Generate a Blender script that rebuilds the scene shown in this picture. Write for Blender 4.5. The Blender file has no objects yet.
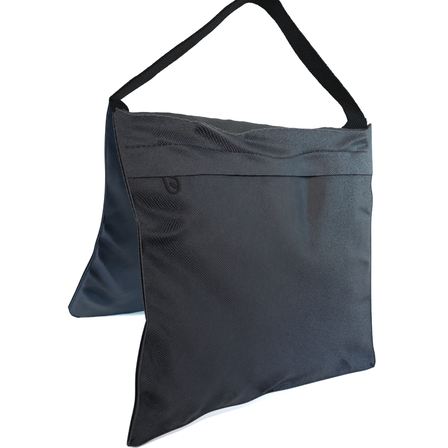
import bpy, math, random
import numpy as np
from mathutils import Vector, Matrix, noise
random.seed(4)
# all lengths in DATA are millimetres on the flat pattern of the bag (a = across, b = down from the ridge)
D = {
    'cam': {"loc": [-0.2379, -0.3228, 0.26823], "fw": [0.523247, 0.787825, -0.324874], "up": [0.047833, 0.353473, 0.934221], "f": 445.457},
    'H': 0.23359,
    'df': 0.08607,
    'db': 0.09706,
    'f_top': [[-134.4, 3.4], [-121.8, 7.4], [-106.2, 6.9], [-89.8, 7.1], [-74.3, 9.1], [-59.1, 12.0], [-43.2, 15.9], [-32.4, 17.4], [-23.2, 15.6], [-10.6, 12.3], [18.1, 9.2], [66.9, 7.5], [100.6, 7.0], [120.7, 5.8], [131.3, 2.1], [137.6, -4.0]],
    'f_left': [[-134.4, 3.4], [-132.9, 19.0], [-130.6, 34.7], [-125.7, 59.3], [-120.2, 83.0], [-119.0, 86.8], [-118.5, 92.0], [-117.7, 114.5], [-116.3, 144.7], [-115.3, 159.2], [-115.7, 162.9], [-119.4, 178.2], [-123.5, 200.0], [-125.2, 220.7], [-129.8, 236.0], [-134.2, 249.7]],
    'f_right': [[137.6, -4.0], [137.6, 6.3], [137.3, 22.9], [137.2, 45.6], [135.2, 59.1], [136.9, 74.7], [133.7, 97.5], [132.6, 126.7], [130.7, 178.8], [131.4, 221.0], [134.3, 237.5], [134.7, 245.0], [132.7, 249.3]],
    'f_bot': [[-134.2, 249.7], [-126.6, 252.1], [-114.6, 250.4], [-100.4, 249.2], [-85.6, 248.3], [-67.2, 244.5], [-50.0, 244.6], [-27.7, 246.2], [-5.0, 244.0], [20.1, 245.7], [57.4, 247.0], [98.3, 248.5], [118.9, 249.8], [132.7, 249.3]],
    'b_left': [[-136.3, 0.8], [-136.1, 14.0], [-132.7, 40.5], [-127.6, 67.9], [-124.4, 91.7], [-122.5, 121.2], [-123.5, 146.8], [-124.0, 161.7], [-128.7, 188.3], [-132.1, 213.8], [-136.2, 244.2]],
    'b_bot': [[-135.7, 247.0], [-131.2, 253.5], [-117.9, 258.6], [-101.0, 262.0], [-80.3, 263.2], [-50.6, 261.5], [60, 248.9], [133, 251.9]],
    'flap': [[-125.3, 53.1], [-111.5, 52.9], [-91.3, 52.0], [-60.7, 50.6], [-22.0, 51.0], [21.3, 51.0], [70.3, 49.6], [129.1, 48.5]],
    'stitch': [[-130.6, 32.1], [-121.7, 31.0], [-102.1, 29.4], [-77.0, 28.3], [-63.7, 29.6], [-48.1, 31.4], [-20.6, 33.3], [5.9, 35.8], [28.7, 33.8], [59.3, 27.7], [85.5, 27.2], [125.2, 25.3]],
    'folds': [["f", [[-122.4, 90.9], [-112.6, 96.7], [-98.1, 96.0], [-80.8, 87.0]], 4.0, 5.0, [0.75, 1.35, 0.25]], ["f", [[-123.6, 67.0], [-111.7, 75.3], [-94.1, 81.1], [-73.9, 91.2]], -3.2, 8, [0.75, 1.35, 0.25]], ["f", [[-122.0, 99.0], [-105.1, 107.6], [-72.4, 137.9], [-41.1, 179.2]], -3.4, 11, [0.75, 1.35, 0.25]], ["f", [[-110.9, 59.0], [-78.5, 74.6], [-42.9, 104.3], [-2.8, 133.1]], 1.5, 14, [0.75, 1.35, 0.25]], ["f", [[-117.7, 158.4], [-109.4, 167.3], [-103.4, 179.8], [-99.2, 198.3]], 3.2, 5, [0.75, 1.35, 0.25]], ["f", [[-121.3, 168.9], [-114.6, 177.6], [-110.8, 198.8]], -2.0, 5, [0.75, 1.35, 0.25]], ["f", [[-125.0, 200.0], [-113.5, 207.2], [-102.1, 225.4]], 2.4, 5, [0.75, 1.35, 0.25]], ["f", [[-127.4, 219.4], [-119.5, 216.3], [-110.6, 231.5]], -2.6, 4.5, [0.75, 1.35, 0.25]], ["f", [[-118.5, 229.3], [-112.1, 228.8], [-101.0, 238.0]], 1.2, 4, [0.75, 1.35, 0.25]], ["f", [[49.5, 47.3], [47.4, 68.6], [44.2, 87.0], [40.9, 108.0]], -4.2, 15, [1.5, 0.6, 0.35]], ["f", [[102.0, 56.5], [98.3, 79.1], [82.5, 132.1]], 0.9, 13, [0.75, 1.35, 0.25]], ["f", [[-8.6, 63.5], [4.1, 98.6], [31.6, 129.3], [75.4, 141.1]], 1.6, 15, [0.75, 1.35, 0.25]], ["f", [[-9.4, 240.0], [-0.4, 236.0], [18.0, 231.3]], 1.8, 3, [0.75, 1.35, 0.25]], ["f", [[-4.1, 244.0], [9.6, 240.2], [39.3, 240.0]], -2.4, 4, [0.75, 1.35, 0.25]], ["f", [[-15.8, 237.6], [-28.1, 228.5], [-42.6, 212.4]], -1.2, 7, [0.75, 1.35, 0.25]], ["f", [[-67.0, 13.6], [-47.1, 22.0], [-24.9, 30.0], [-7.4, 34.4]], 2.6, 4.5, [0.75, 1.35, 0.25]], ["f", [[-116.7, 13.2], [-88.7, 15.8], [-63.0, 25.1], [-44.6, 30.7]], -1.3, 7, [0.75, 1.35, 0.25]], ["f", [[-130.6, 22.0], [-120.2, 22.8], [-107.8, 24.4]], -0.5, 2.4, [0.75, 1.35, 0.25]], ["b", [[-129.4, 123.6], [-120.2, 109.7], [-108.9, 103.2]], -1.2, 4, [0.75, 1.35, 0.25]], ["b", [[-133.8, 203.0], [-115.0, 209.9], [-87.5, 234.2]], -1.5, 5, [0.75, 1.35, 0.25]], ["b", [[-129.7, 176.9], [-113.2, 196.1], [-95.3, 227.2]], 1.4, 4, [0.75, 1.35, 0.25]], ["f", [[-101.4, 24.0], [-81.0, 32.1], [-54.6, 43.1]], 1.4, 5, [0.75, 1.35, 0.25]], ["f", [[-19.4, 21.4], [7.1, 25.2], [35.7, 27.6]], -1.6, 6, [0.75, 1.35, 0.25]], ["f", [[123.9, 11.1], [100.7, 17.2], [79.8, 26.8]], 1.3, 3.5, [0.75, 1.35, 0.25]], ["f", [[126.6, 18.0], [107.5, 23.8], [93.1, 33.1]], -0.9, 4, [0.75, 1.35, 0.25]], ["f", [[124.4, 237.0], [92.7, 226.4], [50.3, 215.9]], -1.4, 8, [1, 1.6, 0.1]], ["f", [[99.0, 245.8], [92.4, 234.3], [79.1, 219.7]], 1.0, 4, [0.75, 1.35, 0.25]], ["f", [[-70.5, 241.8], [-62.7, 234.1], [-52.6, 218.5]], -1.2, 6, [0.75, 1.35, 0.25]], ["b", [[-126.3, 149.6], [-112.7, 169.4], [-87.7, 210.4]], 2.6, 5, [0.75, 1.35, 0.25]], ["b", [[-129.9, 162.7], [-120.2, 182.8], [-98.8, 219.7]], -2.2, 6, [0.75, 1.35, 0.25]], ["b", [[-124.8, 119.1], [-114.8, 129.9], [-103.1, 152.3]], 2.2, 5, [0.75, 1.35, 0.25]], ["b", [[-124.7, 136.6], [-112.0, 145.9], [-93.1, 167.8]], -2.0, 5, [0.75, 1.35, 0.25]], ["b", [[-132.9, 195.5], [-119.8, 218.6], [-93.4, 238.0]], 1.6, 6, [0.75, 1.35, 0.25]], ["b", [[-128.7, 70.4], [-114.5, 92.5], [-96.7, 126.2]], -1.4, 6, [0.75, 1.35, 0.25]], ["b", [[-133.0, 36.3], [-124.9, 55.1], [-113.2, 81.3]], 1.2, 6, [0.75, 1.35, 0.25]], ["f", [[-134.4, 10.3], [-128.7, 13.4], [-116.7, 14.7]], -0.4, 2.5, [0.75, 1.35, 0.25]], ["f", [[-134.4, 41.3], [-125.5, 41.0], [-113.1, 37.8]], -0.7, 2.5, [0.75, 1.35, 0.25]], ["f", [[-126.5, 62.6], [-118.9, 64.1], [-109.8, 68.6]], 0.8, 3, [0.75, 1.35, 0.25]], ["f", [[-121.4, 102.7], [-113.1, 108.5], [-99.0, 117.2]], -0.9, 3, [0.75, 1.35, 0.25]], ["f", [[-119.9, 119.7], [-112.1, 120.5], [-101.1, 127.6]], 0.8, 3, [0.75, 1.35, 0.25]], ["f", [[-119.1, 136.0], [-109.8, 141.6], [-98.9, 152.3]], -1.0, 3.2, [0.75, 1.35, 0.25]], ["f", [[-118.0, 148.0], [-110.2, 149.1], [-100.7, 155.1]], 0.7, 2.6, [0.75, 1.35, 0.25]], ["f", [[-122.6, 181.3], [-116.7, 188.5], [-112.6, 204.4]], 0.8, 3, [0.75, 1.35, 0.25]], ["f", [[-127.7, 209.7], [-120.9, 211.4], [-111.6, 216.8]], 0.8, 2.4, [0.75, 1.35, 0.25]], ["f", [[-131.8, 233.0], [-121.9, 235.1], [-111.0, 241.3]], -0.8, 3, [0.75, 1.35, 0.25]], ["f", [[-111.3, 247.3], [-104.4, 240.9], [-88.8, 232.0]], -0.9, 4, [0.75, 1.35, 0.25]], ["f", [[-88.5, 244.7], [-81.2, 239.6], [-67.4, 235.3]], 0.7, 3.5, [0.75, 1.35, 0.25]], ["f", [[-48.8, 242.7], [-40.6, 236.5], [-26.1, 231.5]], 0.7, 4, [0.75, 1.35, 0.25]], ["f", [[27.0, 242.6], [41.9, 236.8], [65.1, 234.4]], 0.8, 4, [0.75, 1.35, 0.25]], ["f", [[78.1, 245.1], [85.3, 236.8], [101.2, 226.1]], -0.8, 4, [0.75, 1.35, 0.25]], ["f", [[125.2, 177.1], [108.7, 179.9], [87.7, 173.9]], -0.6, 5, [0.75, 1.35, 0.25]], ["f", [[125.1, 138.0], [107.7, 132.4], [89.2, 134.7]], 0.6, 5, [0.75, 1.35, 0.25]], ["f", [[126.9, 90.1], [112.3, 86.5], [97.9, 90.0]], -0.6, 4, [0.75, 1.35, 0.25]], ["f", [[-77.6, 53.7], [-72.9, 66.9], [-60.9, 83.1]], -0.7, 6, [0.75, 1.35, 0.25]], ["f", [[-50.3, 53.5], [-43.4, 71.4], [-27.5, 92.7]], 0.6, 7, [0.75, 1.35, 0.25]], ["f", [[-91.3, 170.4], [-60.4, 179.9], [-15.3, 175.0]], 0.5, 12, [0.75, 1.35, 0.25]], ["f", [[-75.3, 205.1], [-36.9, 196.8], [28.7, 200.5]], -0.6, 14, [0.75, 1.35, 0.25]]],
    'crest': [[-134.7, 232.9], [-127.2, 231.5], [-120.9, 228.4], [-105.3, 229.5], [-88.8, 230.3], [-57.7, 229.6], [-23.4, 228.9], [9.0, 227.7], [32.2, 227.0], [54.2, 227.0], [75.1, 230.3], [95.3, 230.6], [116.5, 231.0], [136.5, 233.3]],
    'pull': [[-101.2, 52.9], [-100.2, 57.0], [-99.1, 61.1], [-97.2, 64.1], [-94.0, 65.3], [-90.9, 63.7], [-89.6, 60.4], [-89.9, 56.6], [-91.4, 54.0]],
    'strap': [[[-139.6, -10.8, 238.1], [-127.5, 10.7, 234.4]], [[-131.0, -10.6, 246.5], [-118.5, 10.6, 241.8]], [[-119.7, -10.3, 256.1], [-106.7, 10.4, 250.8]], [[-107.9, -10.3, 266.1], [-94.7, 10.3, 261.0]], [[-96.0, -10.1, 276.7], [-82.6, 10.1, 271.0]], [[-84.4, -10.1, 285.9], [-70.3, 10.1, 282.3]], [[-71.9, -9.8, 296.7], [-56.4, 9.9, 295.4]], [[-60.7, -9.4, 307.8], [-44.2, 9.4, 308.4]], [[-50.3, -9.6, 316.9], [-34.3, 9.6, 316.8]], [[-39.8, -10.6, 324.6], [-26.9, 10.6, 321.1]], [[-29.8, -10.6, 329.1], [-19.1, 10.6, 321.5]], [[-19.2, -11.1, 326.7], [-10.3, 11.1, 319.5]], [[-13.0, -10.9, 324.1], [-3.5, 10.8, 316.2]], [[-2.3, -10.5, 316.5], [8.7, 10.4, 308.3]], [[20.9, -10.0, 302.3], [30.5, 10.0, 291.0]], [[41.1, -10.3, 290.2], [49.5, 10.3, 279.0]], [[64.0, -9.5, 277.2], [66.8, 9.5, 268.6]], [[91.9, -6.5, 262.9], [82.8, 6.5, 258.6]], [[114.6, -3.0, 250.3], [94.2, 3.0, 250.1]], [[129.7, -1.0, 239.2], [104.6, 1.0, 238.1]]],
    'tabs': [[[[125.6, -2.0, 243.1], [105.3, 1.0, 240.1]], [[130.4, -1.0, 237.3], [102.8, 2.0, 233.8]], [[134.5, 1.0, 232.0], [98.4, 3.0, 228.9]], [[136.0, 1.0, 228.0], [95.0, 4.0, 225.0]]], [[[-138.3, -6.0, 238.3], [-129.4, 4.0, 236.5]], [[-138.3, -5.0, 235.4], [-126.3, 4.0, 234.7]], [[-137.2, -4.0, 232.0], [-122.6, 3.0, 231.5]], [[-135.8, -4.0, 227.9], [-121.1, 2.0, 227.4]]]],
}
sc = bpy.context.scene
col = sc.collection
H, DF, DB = D['H']*1000, D['df']*1000, D['db']*1000
LF, LB = math.hypot(H, DF), math.hypot(H, DB)
RIDGE = np.array([0, 0, H])
SF = np.array([0, -DF, -H])/LF; NF = np.array([0, -H, DF])/LF
SB = np.array([0, DB, -H])/LB;  NB = np.array([0, -H, -DB])/LB
AX = np.array([1., 0, 0])
FLOOR_Z = -0.004

# ---------------------------------------------------------------- curves
def catmull(pts, n):
    P = np.array(pts, float)
    P = np.vstack([2*P[0]-P[1], P, 2*P[-1]-P[-2]])
    seg = np.linalg.norm(np.diff(P[1:-1], axis=0), axis=1)
    cum = np.concatenate([[0], np.cumsum(seg)]); cum /= cum[-1]
    out = []
    for t in np.linspace(0, 1, n):
        i = min(max(np.searchsorted(cum, t, 'right')-1, 0), len(seg)-1)
        s = (t-cum[i])/max(cum[i+1]-cum[i], 1e-9)
        p0, p1, p2, p3 = P[i], P[i+1], P[i+2], P[i+3]
        out.append(0.5*((2*p1)+(-p0+p2)*s+(2*p0-5*p1+4*p2-p3)*s*s+(-p0+3*p1-3*p2+p3)*s**3))
    return np.array(out)

def coons(top, left, right, bot, nu, nv):
    T, Bm = catmull(top, nu), catmull(bot, nu)
    L, R = catmull(left, nv), catmull(right, nv)
    T[0] = L[0]; T[-1] = R[0]; Bm[0] = L[-1]; Bm[-1] = R[-1]
    u = np.linspace(0, 1, nu)[None, :, None]; v = np.linspace(0, 1, nv)[:, None, None]
    S = (1-v)*T[None]+v*Bm[None]+(1-u)*L[:, None]+u*R[:, None]
    S -= (1-u)*(1-v)*T[0]+u*(1-v)*T[-1]+(1-u)*v*Bm[0]+u*v*Bm[-1]
    return S                                           # [nv, nu, 2]

def dist_polyline(X, Y, pts):
    best = np.full(X.shape, 1e9); tt = np.zeros(X.shape)
    P = catmull(pts, 24); n = len(P)-1
    for i in range(n):
        ax, ay = P[i]; bx, by = P[i+1]
        dx, dy = bx-ax, by-ay; l2 = dx*dx+dy*dy+1e-9
        t = np.clip(((X-ax)*dx+(Y-ay)*dy)/l2, 0, 1)
        d = np.hypot(X-ax-t*dx, Y-ay-t*dy)
        m = d < best; best = np.where(m, d, best); tt = np.where(m, (i+t)/n, tt)
    return best, tt

def fold_field(X, Y, which):
    Z = np.zeros(X.shape)
    for w, pts, amp, sig, sh in D['folds']:
        if w != which: continue
        d, t = dist_polyline(X, Y, pts)
        s = sig*(sh[0]+(sh[1]-sh[0])*t)
        Z += amp*np.exp(-(d/s)**2)*(1-(1-sh[2])*t**2)
    return Z

def noise_field(X, Y, scale, seed, oct=2):
    out = np.empty(X.shape); fx, fy, fo = X.ravel(), Y.ravel(), out.ravel()
    for i in range(len(fx)):
        fo[i] = noise.fractal(Vector((fx[i]/scale, fy[i]/scale, seed)), 1.0, 2.0, oct)
    return fo.reshape(X.shape)

def noise_coarse(X, Y, scale, seed, oct=2, step=4):
    # evaluate on a thinned grid and interpolate (speed)
    ys = np.arange(0, X.shape[0], step); xs = np.arange(0, X.shape[1], step)
    if ys[-1] != X.shape[0]-1: ys = np.append(ys, X.shape[0]-1)
    if xs[-1] != X.shape[1]-1: xs = np.append(xs, X.shape[1]-1)
    c = noise_field(X[np.ix_(ys, xs)], Y[np.ix_(ys, xs)], scale, seed, oct)
    r = np.array([np.interp(np.arange(X.shape[1]), xs, row) for row in c])
    return np.array([np.interp(np.arange(X.shape[0]), ys, r[:, j]) for j in range(r.shape[1])]).T

# ---------------------------------------------------------------- mesh helpers
def link_mesh(name, verts, faces, mat, parent=None, uvs=None, smooth=True):
    me = bpy.data.meshes.new(name)
    me.from_pydata([tuple(v) for v in verts], [], faces); me.update()
    if uvs is not None:
        lay = me.uv_layers.new(name='cloth')
        idx = np.empty(len(me.loops), dtype=np.int32); me.loops.foreach_get('vertex_index', idx)
        lay.data.foreach_set('uv', np.asarray(uvs, dtype=np.float32)[idx].ravel())
    me.polygons.foreach_set('use_smooth', [smooth]*len(me.polygons))
    me.materials.append(mat)
    o = bpy.data.objects.new(name, me); col.objects.link(o)
    if parent is not None: o.parent = parent
    return o

class MB:
    def __init__(s): s.v = []; s.f = []; s.uv = []
    def grid(s, P, UV, flip=False):
        b = len(s.v); nv, nu = P.shape[:2]
        s.v += [p for p in P.reshape(-1, 3)/1000]; s.uv += [q for q in UV.reshape(-1, 2)]
        for j in range(nv-1):
            for i in range(nu-1):
                q = (b+j*nu+i, b+j*nu+i+1, b+(j+1)*nu+i+1, b+(j+1)*nu+i)
                s.f.append(q[::-1] if flip else q)
    def tube(s, pts, r, n=8, caps=True, uvscale=1.0, squash=None):
        P = np.array(pts, float); b = len(s.v); k = len(P)
        T = np.gradient(P, axis=0); T /= np.linalg.norm(T, axis=1)[:, None]+1e-12
        ref = np.array([0.13, -0.9, 0.4]); 
        for i in range(k):
            a = np.cross(T[i], ref); a /= np.linalg.norm(a)+1e-9; c = np.cross(a, T[i])
            for j in range(n):
                th = 2*math.pi*j/n
                rr = r if np.isscalar(r) else r[i]
                s.v.append((P[i]+rr*(math.cos(th)*a+math.sin(th)*c*(squash or 1)))/1000)
                s.uv.append((j/n*rr*6.28, i*0.5))
        for i in range(k-1):
            for j in range(n):
                s.f.append((b+i*n+j, b+i*n+(j+1) % n, b+(i+1)*n+(j+1) % n, b+(i+1)*n+j))
        if caps:
            s.f.append(tuple(b+j for j in range(n))[::-1]); s.f.append(tuple(b+(k-1)*n+j for j in range(n)))
    def build(s, name, mat, parent=None): return link_mesh(name, s.v, s.f, mat, parent, s.uv)

# ---------------------------------------------------------------- materials
def nd(nt, t, **kw):
    n = nt.nodes.new(t)
    for k, v in kw.items():
        if k in n.inputs: n.inputs[k].default_value = v
        else: setattr(n, k, v)
    return n
def mth(nt, op, a, b=None, c=None):
    n = nt.nodes.new('ShaderNodeMath'); n.operation = op
    for i, x in enumerate((a, b, c)):
        if x is None: continue
        if isinstance(x, (int, float)): n.inputs[i].default_value = x
        else: nt.links.new(x, n.inputs[i])
    return n.outputs[0]

def woven(name, dark, light, period=1.6, rough=0.5, spec=0.35, bump=0.5, sheen=0.25, tint=(0.7, 0.85, 1), rot=0.0, contrast=1.0, patch=0.25):
    m = bpy.data.materials.new(name); m.use_nodes = True
    nt = m.node_tree; nt.nodes.clear(); L = nt.links.new
    out = nd(nt, 'ShaderNodeOutputMaterial'); bs = nd(nt, 'ShaderNodeBsdfPrincipled')
    L(bs.outputs[0], out.inputs[0])
    uv = nd(nt, 'ShaderNodeUVMap'); uv.uv_map = 'cloth'
    # slight waviness of the threads
    nz = nd(nt, 'ShaderNodeTexNoise', Scale=0.12, Detail=2.0); L(uv.outputs[0], nz.inputs['Vector'])
    sub = nt.nodes.new('ShaderNodeVectorMath'); sub.operation = 'SUBTRACT'; L(nz.outputs['Color'], sub.inputs[0]); sub.inputs[1].default_value = (.5, .5, .5)
    scl = nt.nodes.new('ShaderNodeVectorMath'); scl.operation = 'SCALE'; L(sub.outputs[0], scl.inputs[0]); scl.inputs['Scale'].default_value = 1.6
    add = nt.nodes.new('ShaderNodeVectorMath'); add.operation = 'ADD'; L(uv.outputs[0], add.inputs[0]); L(scl.outputs[0], add.inputs[1])
    mp = nd(nt, 'ShaderNodeMapping'); L(add.outputs[0], mp.inputs[0]); mp.inputs['Rotation'].default_value = (0, 0, rot)
    sp = nd(nt, 'ShaderNodeSeparateXYZ'); L(mp.outputs[0], sp.inputs[0])
    k = math.pi/period
    su = mth(nt, 'SINE', mth(nt, 'MULTIPLY', sp.outputs[0], k)); sv = mth(nt, 'SINE', mth(nt, 'MULTIPLY', sp.outputs[1], k))
    prod = mth(nt, 'MULTIPLY', su, sv)                         # basket of over / under threads
    abu = mth(nt, 'ABSOLUTE', su); abv = mth(nt, 'ABSOLUTE', sv)
    cell = mth(nt, 'MULTIPLY', abu, abv)                       # each float is a rounded pad
    hgt = mth(nt, 'ADD', mth(nt, 'MULTIPLY', prod, 0.5), mth(nt, 'MULTIPLY', cell, 0.7))
    # per-yarn irregularity
    fn = nd(nt, 'ShaderNodeTexNoise', Scale=0.9/period, Detail=3.0, Roughness=0.7); L(uv.outputs[0], fn.inputs['Vector'])
    hgt = mth(nt, 'ADD', hgt, mth(nt, 'MULTIPLY', fn.outputs[0], 0.9))
    big = nd(nt, 'ShaderNodeTexNoise', Scale=0.035, Detail=4.0, Roughness=0.6); L(uv.outputs[0], big.inputs['Vector'])
    fac = mth(nt, 'MULTIPLY_ADD', mth(nt, 'SUBTRACT', hgt, 0.72), 0.75*contrast, 0.36-0.035*contrast)
    fac = mth(nt, 'MULTIPLY_ADD', mth(nt, 'SUBTRACT', big.outputs[0], 0.5), patch*2, fac)
    mx = nd(nt, 'ShaderNodeMix'); mx.data_type = 'RGBA'; mx.clamp_factor = True
    L(fac, mx.inputs['Factor']); mx.inputs['A'].default_value = (*dark, 1); mx.inputs['B'].default_value = (*light, 1)
    L(mx.outputs['Result'], bs.inputs['Base Color'])
    bs.inputs['Specular IOR Level'].default_value = spec
    bs.inputs['Sheen Weight'].default_value = sheen; bs.inputs['Sheen Roughness'].default_value = 0.45
    bs.inputs['Sheen Tint'].default_value = (*tint, 1)
    L(mth(nt, 'MULTIPLY_ADD', fn.outputs[0], 0.2, rough-0.1), bs.inputs['Roughness'])
    bp = nd(nt, 'ShaderNodeBump', Strength=bump, Distance=0.0005); L(hgt, bp.inputs['Height']); L(bp.outputs[0], bs.inputs['Normal'])
    return m

def plain(name, c, rough=0.4, spec=0.5):
    m = bpy.data.materials.new(name); m.use_nodes = True; nt = m.node_tree
    bs = nt.nodes['Principled BSDF']
    nz = nd(nt, 'ShaderNodeTexNoise', Scale=900.0, Detail=3.0); tc = nd(nt, 'ShaderNodeTexCoord')
    nt.links.new(tc.outputs['Object'], nz.inputs['Vector'])
    rp = nd(nt, 'ShaderNodeValToRGB'); nt.links.new(nz.outputs[0], rp.inputs[0])
    rp.color_ramp.elements[0].position = .35; rp.color_ramp.elements[0].color = (*[x*.75 for x in c], 1)
    rp.color_ramp.elements[1].position = .65; rp.color_ramp.elements[1].color = (*[min(1, x*1.25) for x in c], 1)
    nt.links.new(rp.outputs[0], bs.inputs['Base Color'])
    bs.inputs['Roughness'].default_value = rough; bs.inputs['Specular IOR Level'].default_value = spec
    return m

M_CLOTH = woven('black_oxford_cloth', (.0002, .0005, .0018), (.0195, .0202, .0258), period=.95, rough=.42, spec=.14, bump=1.05, sheen=.0, contrast=3.6)
M_FLAP  = woven('black_oxford_flap', (.0003, .0006, .0020), (.0198, .0206, .0268), period=.95, rough=.42, spec=.15, bump=.95, sheen=.0, contrast=3.6)
M_NAVY  = woven('navy_coated_cloth', (.002, .006, .013), (.009, .021, .041), period=0.9, rough=.38, spec=.09, bump=.5, sheen=.0, contrast=1.4)
M_HINGE = woven('coarse_ridge_cloth', (.0004, .0005, .0006), (.015, .0155, .016), period=1.3, rough=.75, spec=.12, bump=1., sheen=.03, patch=.5)
M_WEB   = woven('black_webbing', (.0002, .0002, .0002), (.0085, .0085, .0090), period=1.25, rough=.9, spec=.03, bump=1.0, contrast=2.0, sheen=.01)
M_PIPE  = woven('black_piping', (.004, .004, .006), (.034, .035, .040), period=0.8, rough=.6, spec=.12, bump=.6, sheen=.03)
M_GUSS  = plain('black_seam_shadow_cloth', (.004, .004, .005), .9, .1)
M_THREAD = plain('black_thread', (.0012, .0012, .0016), .8, .1)
M_ZIP   = plain('black_plastic', (.0015, .0015, .0018), .5, .2)
M_FLOOR = bpy.data.materials.new('white_studio_sweep'); M_FLOOR.use_nodes = True
nt = M_FLOOR.node_tree; bs = nt.nodes['Principled BSDF']
nz = nd(nt, 'ShaderNodeTexNoise', Scale=40.0, Detail=3.0); rp = nd(nt, 'ShaderNodeValToRGB'); nt.links.new(nz.outputs[0], rp.inputs[0])
rp.color_ramp.elements[0].color = (.93, .93, .93, 1); rp.color_ramp.elements[1].color = (.95, .95, .95, 1)
nt.links.new(rp.outputs[0], bs.inputs['Base Color']); bs.inputs['Roughness'].default_value = .9; bs.inputs['Specular IOR Level'].default_value = 0.1

# ---------------------------------------------------------------- the bag
bag = bpy.data.objects.new('sandbag', None); col.objects.link(bag)
bag.empty_display_size = 0.05
bag['label'] = 'black woven saddle sandbag standing open like a tent with its webbing handle raised'
bag['category'] = 'sandbag'

class Pouch:
    def __init__(s, top, left, right, bot, S, N, which, nu, nv):
        s.S, s.N = S, N
        s.ab = coons(top, left, right, bot, nu, nv); s.nu, s.nv = nu, nv
        s.u = np.linspace(0, 1, nu)[None, :]+np.zeros((nv, 1)); s.v = np.linspace(0, 1, nv)[:, None]+np.zeros((1, nu))
        s.A, s.B = s.ab[..., 0], s.ab[..., 1]
        W, Hh = 262., 243.
        s.dl, s.dr, s.dt, s.dbm = s.u*W, (1-s.u)*W, s.v*Hh, (1-s.v)*Hh
        s.edge = lambda k: (1-np.exp(-s.dl/k))*(1-np.exp(-s.dr/k))*(1-np.exp(-s.dbm/k))
        s.which = which
    def world(s, n): 
        return RIDGE+s.A[..., None]*AX+s.B[..., None]*s.S+n[..., None]*s.N

NU, NV = 380, 360
fp = Pouch(D['f_top'], D['f_left'], D['f_right'], D['f_bot'], SF, NF, 'f', NU, NV)
mid = -3.0*np.sin(np.pi*np.clip(fp.u, 0, 1))*fp.v**3
e1 = fp.edge(28.); e2 = fp.edge(7.)
topf = 1-np.exp(-fp.dt/55.)
n_out = 1.2+mid+12.0*e1*(0.25+0.75*topf)
ff = fold_field(fp.A, fp.B, 'f')
n_out += 2.9*ff*e2
n_out += e2*(noise_coarse(fp.A, fp.B, 55., 3.1)*2.4+noise_coarse(fp.A, fp.B, 20., 7.7)*0.55)
# puckers pulled in by the seams
pk = np.exp(-np.minimum(fp.dl, fp.dbm)/12.)*(1-np.exp(-np.minimum(fp.dl, fp.dbm)/1.5))
n_out += pk*noise_coarse(fp.A, fp.B, 7., 1.3, 2, 2)*0.9
def lump(b):
    o = np.zeros(b.shape)
    for b0, b1, k in ((2, 86, 2.6), (86, 161, 2.8), (161, 250, 5.0)):
        q = np.clip((b-b0)/(b1-b0), 0, 1); o = np.maximum(o, k*np.sin(np.pi*q)**0.6)
    return o
n_in = -1.3-lump(fp.B)*np.exp(-fp.dl/40.)+mid-7.0*e1*topf+e2*noise_coarse(fp.A, fp.B, 45., 9.2)*2.0
n_in = np.minimum(n_in, n_out-2.2)
UVf = np.stack([fp.A, fp.B], -1)
mb = MB()
Pout = fp.world(n_out); Pin = fp.world(n_in)
mb.grid(Pout, UVf, True); 
front = mb.build('front_pouch', M_CLOTH, bag)
mb = MB(); st = 3
mb.grid(Pin[::st, ::st][:, :], UVf[::st, ::st]); 
inner = mb.build('inner_panel', M_NAVY, front)

def edge_path(pouch, n, shrink=0.0):
    P = pouch.world(n)
    return np.vstack([P[:, 0], P[-1, 1:], P[::-1, -1][1:]])
def seam(pouch, Po, Pi, parent, mp=None, mg=None):
    # dark gusset between the two sheets, set back from the edge, and a piped edge on each sheet
    po = np.vstack([Po[:, 0], Po[-1, 1:], Po[::-1, -1][1:]]); pi = np.vstack([Pi[:, 0], Pi[-1, 1:], Pi[::-1, -1][1:]])
    c = Po.reshape(-1, 3).mean(0)
    def inward(p, q):
        d = q[q.shape[0]//2, q.shape[1]//2]-p
        return p+d/np.linalg.norm(d, axis=1)[:, None]*1.3
    go, gi = inward(po, Po), inward(pi, Pi)
    g = MB(); midp = (go+gi)/2
    G = np.stack([go, midp, gi], 0)
    g.grid(G, np.zeros(G.shape[:2]+(2,)))
    for k_ in (0, len(Po)-1, len(Po)+Po.shape[1]-2, -1):       # bunched cloth filling each corner
        a_, b_ = (go[k_]+gi[k_])/2, (go[k_]*3+Po[Po.shape[0]//2, Po.shape[1]//2]*.05)/3.05
        d_ = Po[Po.shape[0]//2, Po.shape[1]//2]-a_; d_ /= np.linalg.norm(d_)
        g.tube([a_+d_*(q*7-.6) for q in np.linspace(0, 1, 9)], [1.55*math.sin(math.pi*(.16+.72*q))+.05 for q in np.linspace(0, 1, 9)], 10)
    g.build('gusset', mg or M_GUSS, parent)
    t = MB()
    s_ = 2
    for q in (po, pi): 
        qq = q[::s_]
        t.tube(qq, 0.55, 8)
    for k_ in (0, len(Po)-1, len(Po)+Po.shape[1]-2, -1):
        t.tube([po[k_]+(pi[k_]-po[k_])*q for q in np.linspace(0, 1, 6)], .65, 8)
    t.build('piping', mp or M_PIPE, parent)
seam(fp, Pout, Pin[:, :], front)

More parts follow.
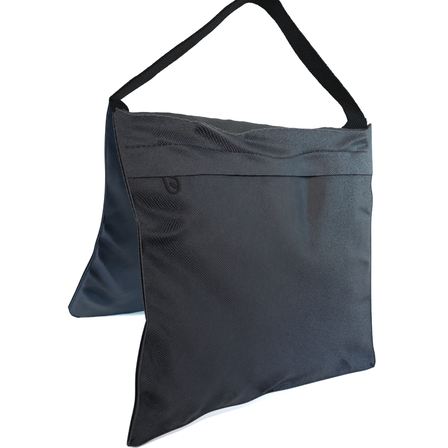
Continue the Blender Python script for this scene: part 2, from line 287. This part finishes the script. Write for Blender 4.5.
bp_ = Pouch([[-136.3, 0.8], [-128, 7], [-60, 10], [60, 10], [128, 9], [134, 5]], D['b_left'], [[134, 5], [131, 60], [126, 130], [128, 200], [133, 252]], D['b_bot'], SB, NB, 'b', 300, 300)
midb = 5.5*np.sin(np.pi*np.clip(bp_.u*1.05, 0, 1))*bp_.v**3-4.0*np.exp(-bp_.dl/9.)*bp_.v**6
e1 = bp_.edge(24.); e2 = bp_.edge(7.); topb = 1-np.exp(-bp_.dt/50.)
nb_in = 1.5+midb+8.0*e1*topb+2.4*fold_field(bp_.A, bp_.B, 'b')*e2
nb_in += e2*(noise_coarse(bp_.A, bp_.B, 50., 13.1)*2.2+noise_coarse(bp_.A, bp_.B, 20., 17.7)*0.5)
pk = np.exp(-np.minimum(bp_.dl, bp_.dbm)/10.)*(1-np.exp(-np.minimum(bp_.dl, bp_.dbm)/1.5))
nb_in += pk*noise_coarse(bp_.A, bp_.B, 9., 5.3, 2, 2)*0.8
nb_out = -1.5+midb-9.0*e1*(.3+.7*topb)+e2*noise_coarse(bp_.A, bp_.B, 50., 21.)*2
UVb = np.stack([bp_.A, bp_.B], -1)
mb = MB(); Pbi = bp_.world(nb_in); Pbo = bp_.world(nb_out)
mb.grid(Pbo, UVb); back = mb.build('back_pouch', M_CLOTH, bag)
mb = MB(); mb.grid(Pbi, UVb, True); mb.build('inner_panel', M_NAVY, back)
seam(bp_, Pbo, Pbi, back, M_NAVY, M_NAVY)

# ---------------------------------------------------------------- flap over the zip, sewn into the top and side seams
nw = 90
fl = catmull(D['flap'], NU); 
fb = np.interp(fp.A[60], fl[:, 0], fl[:, 1])
FA = np.zeros((nw, NU)); FB = np.zeros((nw, NU)); FN = np.zeros((nw, NU))
for i in range(NU):
    vb = fp.B[:, i]; vmax = np.interp(fb[i], vb, np.arange(NV))
    tt = np.linspace(0, vmax, nw)
    FA[:, i] = np.interp(tt, np.arange(NV), fp.A[:, i]); FB[:, i] = np.interp(tt, np.arange(NV), vb)
    FN[:, i] = np.interp(tt, np.arange(NV), n_out[:, i])
w = np.linspace(0, 1, nw)[:, None]; uu = np.linspace(0, 1, NU)[None, :]
sag = noise_coarse(FA, FB*0.2, 60., 31.)*0.8
lift = 0.9+1.5*w**1.5*(1+0.5*sag)
# the stitched line presses the flap down, the hem below it stands a little proud
ds, _ = dist_polyline(FA, FB, D['stitch'])
lift = lift-0.55*np.exp(-(ds/0.9)**2)+0.3*np.exp(-((ds-3.5)/2.5)**2)
lip = np.exp(-(w*45/2.0)**2)
# fade the deep valleys of the cloth under the hem: the flap bridges them
hem = np.clip((w-0.62)/0.38, 0, 1)**1.5
endf = (1-np.exp(-uu*262/9.))*(1-np.exp(-(1-uu)*262/9.))
smooth = np.array([np.convolve(np.pad(r_, 30, 'edge'), np.ones(61)/61, 'valid') for r_ in FN])
FN2 = FN*(1-hem)+np.maximum(FN, smooth*endf)*hem+0.5+(lift-0.5)*(0.25+0.75*endf)
# flap widens past the side seams by a hair
FA2 = FA+(uu-0.5)*2*(0.25+0.3*hem)
def fw(n, a=FA2, b=FB): return RIDGE+a[..., None]*AX+b[..., None]*SF+n[..., None]*NF
roll = 10
Pf = fw(FN2)
th = 1.1
rows = [Pf]
edge = []
for k in range(1, roll+1):
    ang = math.pi*k/roll
    edge.append(fw(FN2[-1:]-th/2*(1-math.cos(ang)), FA2[-1:], FB[-1:]+th/2*math.sin(ang)))
under = fw(FN2[::-1][:60]-th, FA2[::-1][:60], FB[::-1][:60])
Pf_all = np.vstack([Pf]+edge+[under])
UVa = np.stack([FA2, FB+0.4], -1)
UV_all = np.vstack([UVa]+[UVa[-1:]]*roll+[UVa[::-1][:60]])
mb = MB(); mb.grid(Pf_all, UV_all, True); 
flap = mb.build('flap', M_FLAP, front)
for sgn, ii in ((-1, 0), (1, -1)):   # rounded ends of the flap
    pass
# rolled top edge of the flap (the seam to the ridge strip)
mb = MB(); mb.tube(fw(FN2[0]-0.4, FA2[0], FB[0])[::3], 0.9, 8); mb.build('piping', M_PIPE, flap)

# stitching: real thread dashes
stl = catmull(D['stitch'], 3000)
seg = np.concatenate([[0], np.cumsum(np.linalg.norm(np.diff(stl, axis=0), axis=1))])
def flap_pt(a, b, up):
    i = int(np.argmin(np.abs(FA2[40]-a))); j = int(np.argmin(np.abs(FB[:, i]-b)))
    return RIDGE+a*AX+b*SF+(FN2[j, i]+up)*NF
mb = MB(); s = 4.0
while s < seg[-1]-3:
    pts = []
    for q in np.linspace(s, s+2.4, 5):
        a = np.interp(q, seg, stl[:, 0]); b = np.interp(q, seg, stl[:, 1])
        h = 0.22-0.5*abs((q-s)/2.4-.5)*1.2
        pts.append(flap_pt(a, b, h))
    mb.tube(pts, 0.34, 6); s += 3.9
mb.build('stitching', M_THREAD, flap)
# second row right above the side seam on the left, close to the hem corner
# ---------------------------------------------------------------- zip and its pull, peeping out from under the flap
def sheet_pt(a, b, up):
    d = (fp.A-a)**2+(fp.B-b)**2; k = np.unravel_index(np.argmin(d), d.shape)
    return RIDGE+a*AX+b*SF+(n_out[k]+up)*NF
pl = D['pull']; loop = [[pl[0][0]+.3, pl[0][1]-1.5]]+pl+[[pl[0][0]+2.6, pl[0][1]-1.0]]
lp = catmull(loop, 60)
mb = MB(); mb.tube([sheet_pt(a, b, 0.25+0.8*min(1,i/14,(59-i)/14)) for i, (a, b) in enumerate(lp)], 0.85, 10)
zp = mb.build('zipper_pull', M_THREAD, front)
c = lp[10:50].mean(0)
mb = MB()
for q in (-1.2, 0, 1.2):
    mb.tube([sheet_pt(c[0]+q*0.9-1.4+k*0.42, c[1]-3.4+k*.7, 0.5) for k in np.linspace(0, 6.6-abs(q), 8)], 0.7, 8)
mb.build('pull_tab', M_THREAD, zp)
zi = [sheet_pt(a, float(np.interp(a, fl[:, 0], fl[:, 1]))-5.5, 0.3) for a in np.linspace(-112, 122, 160)]
mb = MB(); mb.tube(zi, 0.55, 6, squash=.8); mb.build('zipper', M_ZIP, front)

# ---------------------------------------------------------------- ridge strip joining the two pouches
cr = catmull(D['crest'], 160); nh = 160
topF = np.array([Pout[0, int(round(k))] for k in np.linspace(0, NU-1, nh)])
rows = []
xs = topF[:, 0]; cz = np.interp(xs, cr[:, 0], cr[:, 1])
nrow = 30
for k in range(nrow):
    t = k/(nrow-1)
    y0 = topF[:, 1]+0.8; z0 = topF[:, 2]-1.8
    y2 = np.full(nh, 5.0); z2 = np.full(nh, H-12.0)
    ymid = 0.5
    # front rise with a rounded crest, then down the back
    if t < .55:
        q = t/.55; yy = y0+(ymid-y0)*q; zz = z0+(cz-z0)*np.sin(q*math.pi/2)**0.9
    else:
        q = (t-.55)/.45; yy = ymid+(y2-ymid)*q; zz = z2+(cz-z2)*np.cos(q*math.pi/2)
    bumpy = np.array([noise.fractal(Vector((x/9., t*2.2, 4.)), 1, 2, 3) for x in xs])*0.5*math.sin(t*math.pi)
    rows.append(np.stack([xs, yy, zz+bumpy], -1))
G = np.array(rows)
UVh = np.stack([G[..., 0], np.linspace(0, 26, nrow)[:, None]+np.zeros((1, nh))], -1)
mb = MB(); mb.grid(G, UVh, True)
# underside
rows = []
for k in range(10):
    t = k/9; yy = topF[:, 1]*(1-t)+5*t; zz = topF[:, 2]-3-5*math.sin(t*math.pi)
    rows.append(np.stack([xs, yy, zz], -1))
mb.grid(np.array(rows), np.zeros((10, nh, 2)))
hinge = mb.build('ridge_strip', M_HINGE, bag)

# ---------------------------------------------------------------- handle of flat webbing
def ribbon(mb, A, Bp, thick, nacross=14, ribs=0.0, seed=0):
    A = np.array(A); Bp = np.array(Bp); n = len(A)
    C = (A+Bp)/2; T = np.gradient(C, axis=0); T /= np.linalg.norm(T, axis=1)[:, None]
    Wv = Bp-A; W = np.linalg.norm(Wv, axis=1); Wn = Wv/W[:, None]
    N = np.cross(T, Wn); N /= np.linalg.norm(N, axis=1)[:, None]
    ln = np.concatenate([[0], np.cumsum(np.linalg.norm(np.diff(C, axis=0), axis=1))])
    prof = []
    m = nacross
    for k in range(m+1): prof.append((-1+2*k/m, 1))
    prof = [(x*0.985, 1) for x, _ in prof]+[(1.0, .5), (1.0, -.5)]+[(x*0.985, -1) for x, _ in prof[::-1]]+[(-1.0, -.5), (-1.0, .5)]
    K = len(prof); P = np.zeros((n, K+1, 3)); UV = np.zeros((n, K+1, 2))
    for i in range(n):
        jag = 1+0.05*noise.noise(Vector((ln[i]/1.6, seed, 0)))+0.03*noise.noise(Vector((ln[i]/6., seed, 3)))
        for j in range(K+1):
            x, y = prof[j % K]
            cup = 0.5*(1-x*x)*noise.noise(Vector((ln[i]/40., 2.2, seed)))*1.5
            wob = 0.3*noise.noise(Vector((ln[i]/9., x*1.5, seed+5)))
            P[i, j] = C[i]+Wn[i]*x*W[i]/2*jag+N[i]*(y*thick/2+cup+wob)
            UV[i, j] = (x*W[i]/2+y*3, ln[i])
    mb.grid(P, UV)
    for r_ in (0, n-1):
        b = len(mb.v); mb.v += [p/1000 for p in P[r_, :K]]; mb.uv += [(0, 0)]*K
        mb.f.append(tuple(range(b, b+K)))
S = np.array(D['strap'])
A = catmull(np.vstack([S[:, 0]]), 420); 
# sample the second edge at matching parameters
def catm_idx(P, n):
    P = np.array(P, float); Q = np.vstack([2*P[0]-P[1], P, 2*P[-1]-P[-2]]); out = []
    for t in np.linspace(0, len(P)-1, n):
        i = min(int(t), len(P)-2); s = t-i
        p0, p1, p2, p3 = Q[i:i+4]
        out.append(0.5*((2*p1)+(-p0+p2)*s+(2*p0-5*p1+4*p2-p3)*s*s+(-p0+3*p1-3*p2+p3)*s**3))
    return np.array(out)
Aed, Bed = catm_idx(S[:, 0], 460), catm_idx(S[:, 1], 460)
mb = MB(); ribbon(mb, Aed, Bed, 1.7)
handle = mb.build('handle', M_WEB, bag)
# sewn-down ends of the handle
def tab(pairs, name, thick=2.0, mat=M_WEB):
    mb = MB(); q = np.array(pairs, float)
    ribbon(mb, catm_idx(q[:, 0], 40), catm_idx(q[:, 1], 40), thick, seed=9); return mb.build(name, mat, handle)
for tb in D['tabs']: tab(tb, 'handle_end')
# raised row of stitching up the middle of the handle
CT = Aed*0.42+Bed*0.58
Tn = np.gradient((Aed+Bed)/2, axis=0); Wn = Bed-Aed; Nn = np.cross(Tn, Wn); Nn /= np.linalg.norm(Nn, axis=1)[:, None]
mb = MB(); i = 300
while i < 440:
    mb.tube([CT[k]+Nn[k]*0.95 for k in range(i, i+4)], 0.28, 6); i += 5
mb.build('stitching', M_THREAD, handle)

# ---------------------------------------------------------------- setting
z = FLOOR_Z
n_ = 24; R_ = 6.0
fl_v = [(-R_+2*R_*i/n_, -0.45+(R_+.45)*j/n_, z) for j in range(n_+1) for i in range(n_+1)]
fl_f = [(j*(n_+1)+i, j*(n_+1)+i+1, (j+1)*(n_+1)+i+1, (j+1)*(n_+1)+i) for j in range(n_) for i in range(n_)]
floor = link_mesh('floor', fl_v, fl_f, M_FLOOR); floor['kind'] = 'structure'

# studio: a bright white sweep behind the bag, a dim room behind the photographer
wd = bpy.data.worlds.new('World'); sc.world = wd; wd.use_nodes = True
nt = wd.node_tree; bg = nt.nodes['Background']
tc = nd(nt, 'ShaderNodeTexCoord'); dt = nt.nodes.new('ShaderNodeVectorMath'); dt.operation = 'DOT_PRODUCT'
nt.links.new(tc.outputs['Generated'], dt.inputs[0]); dt.inputs[1].default_value = (0.3, 0.93, 0.2)
mr = nd(nt, 'ShaderNodeMapRange'); mr.interpolation_type = 'SMOOTHSTEP'; nt.links.new(dt.outputs['Value'], mr.inputs['Value'])
mr.inputs['From Min'].default_value = -0.25; mr.inputs['From Max'].default_value = 0.5
mr.inputs['To Min'].default_value = 0.03; mr.inputs['To Max'].default_value = 2.7
nt.links.new(mr.outputs[0], bg.inputs[1]); bg.inputs[0].default_value = (.965, .98, 1, 1)

def area(name, loc, target, size, power, color, spread=180):
    l = bpy.data.lights.new(name, 'AREA'); l.shape = 'RECTANGLE'; l.size, l.size_y = size; l.energy = power; l.color = color; l.spread = math.radians(spread)
    o = bpy.data.objects.new(name, l); col.objects.link(o); o.location = loc
    o.rotation_euler = (Vector(target)-Vector(loc)).to_track_quat('-Z', 'Y').to_euler()
    return o
area('softbox_key', (-0.62, -0.48, 0.60), (0.03, -0.04, 0.23), (0.2, 0.2), 0.9, (1, .97, .93), 25)
area('softbox_front', (0.22, -0.85, 0.70), (0.0, -0.04, 0.22), (0.25, 0.25), 0.84, (1, .965, .95), 25)
area('floor_fill_top', (-0.10, -0.46, 1.15), (-0.10, -0.30, 0.0), (0.25, 0.25), 0.5, (1, 1, 1), 18)  # added fill: whitens the shaded floor in front of the bag
area('blue_fill_low', (0.62, -0.70, 0.10), (0.08, -0.09, -0.01), (0.15, 0.15), 0.34, (.36, .60, 1), 17)  # added blue light, only there to tint the lower front cloth
area('fill_inside', (-0.80, 0.03, 0.34), (-0.12, 0.05, 0.0), (0.15, 0.15), 0.38, (.95, .98, 1), 20)  # added fill through the open end, lifts floor shade between the pouches
area('cool_fill_right', (0.85, -0.30, 0.34), (0.235, -0.05, 0.17), (0.08, 0.3), 0.30, (.42, .78, 1), 15)  # invented cool lamp, gives the right edge its teal tint

c = D['cam']; cam = bpy.data.cameras.new('camera'); co = bpy.data.objects.new('camera', cam); col.objects.link(co)
fwv = Vector(c['fw']).normalized(); upv = Vector(c['up']); rt = fwv.cross(upv).normalized(); upv = rt.cross(fwv)
M = Matrix((rt, upv, -fwv)).transposed().to_4x4(); M.translation = Vector(c['loc']); co.matrix_world = M
cam.sensor_fit = 'HORIZONTAL'; cam.sensor_width = 36; cam.lens = 36*c['f']/448; cam.clip_start = .01; cam.clip_end = 100
sc.camera = co
sc.view_settings.view_transform = 'Standard'; sc.view_settings.look = 'None'; sc.view_settings.exposure = 0; sc.view_settings.gamma = 1
sc.cycles.max_bounces = 6
sc.cycles.use_denoising = True
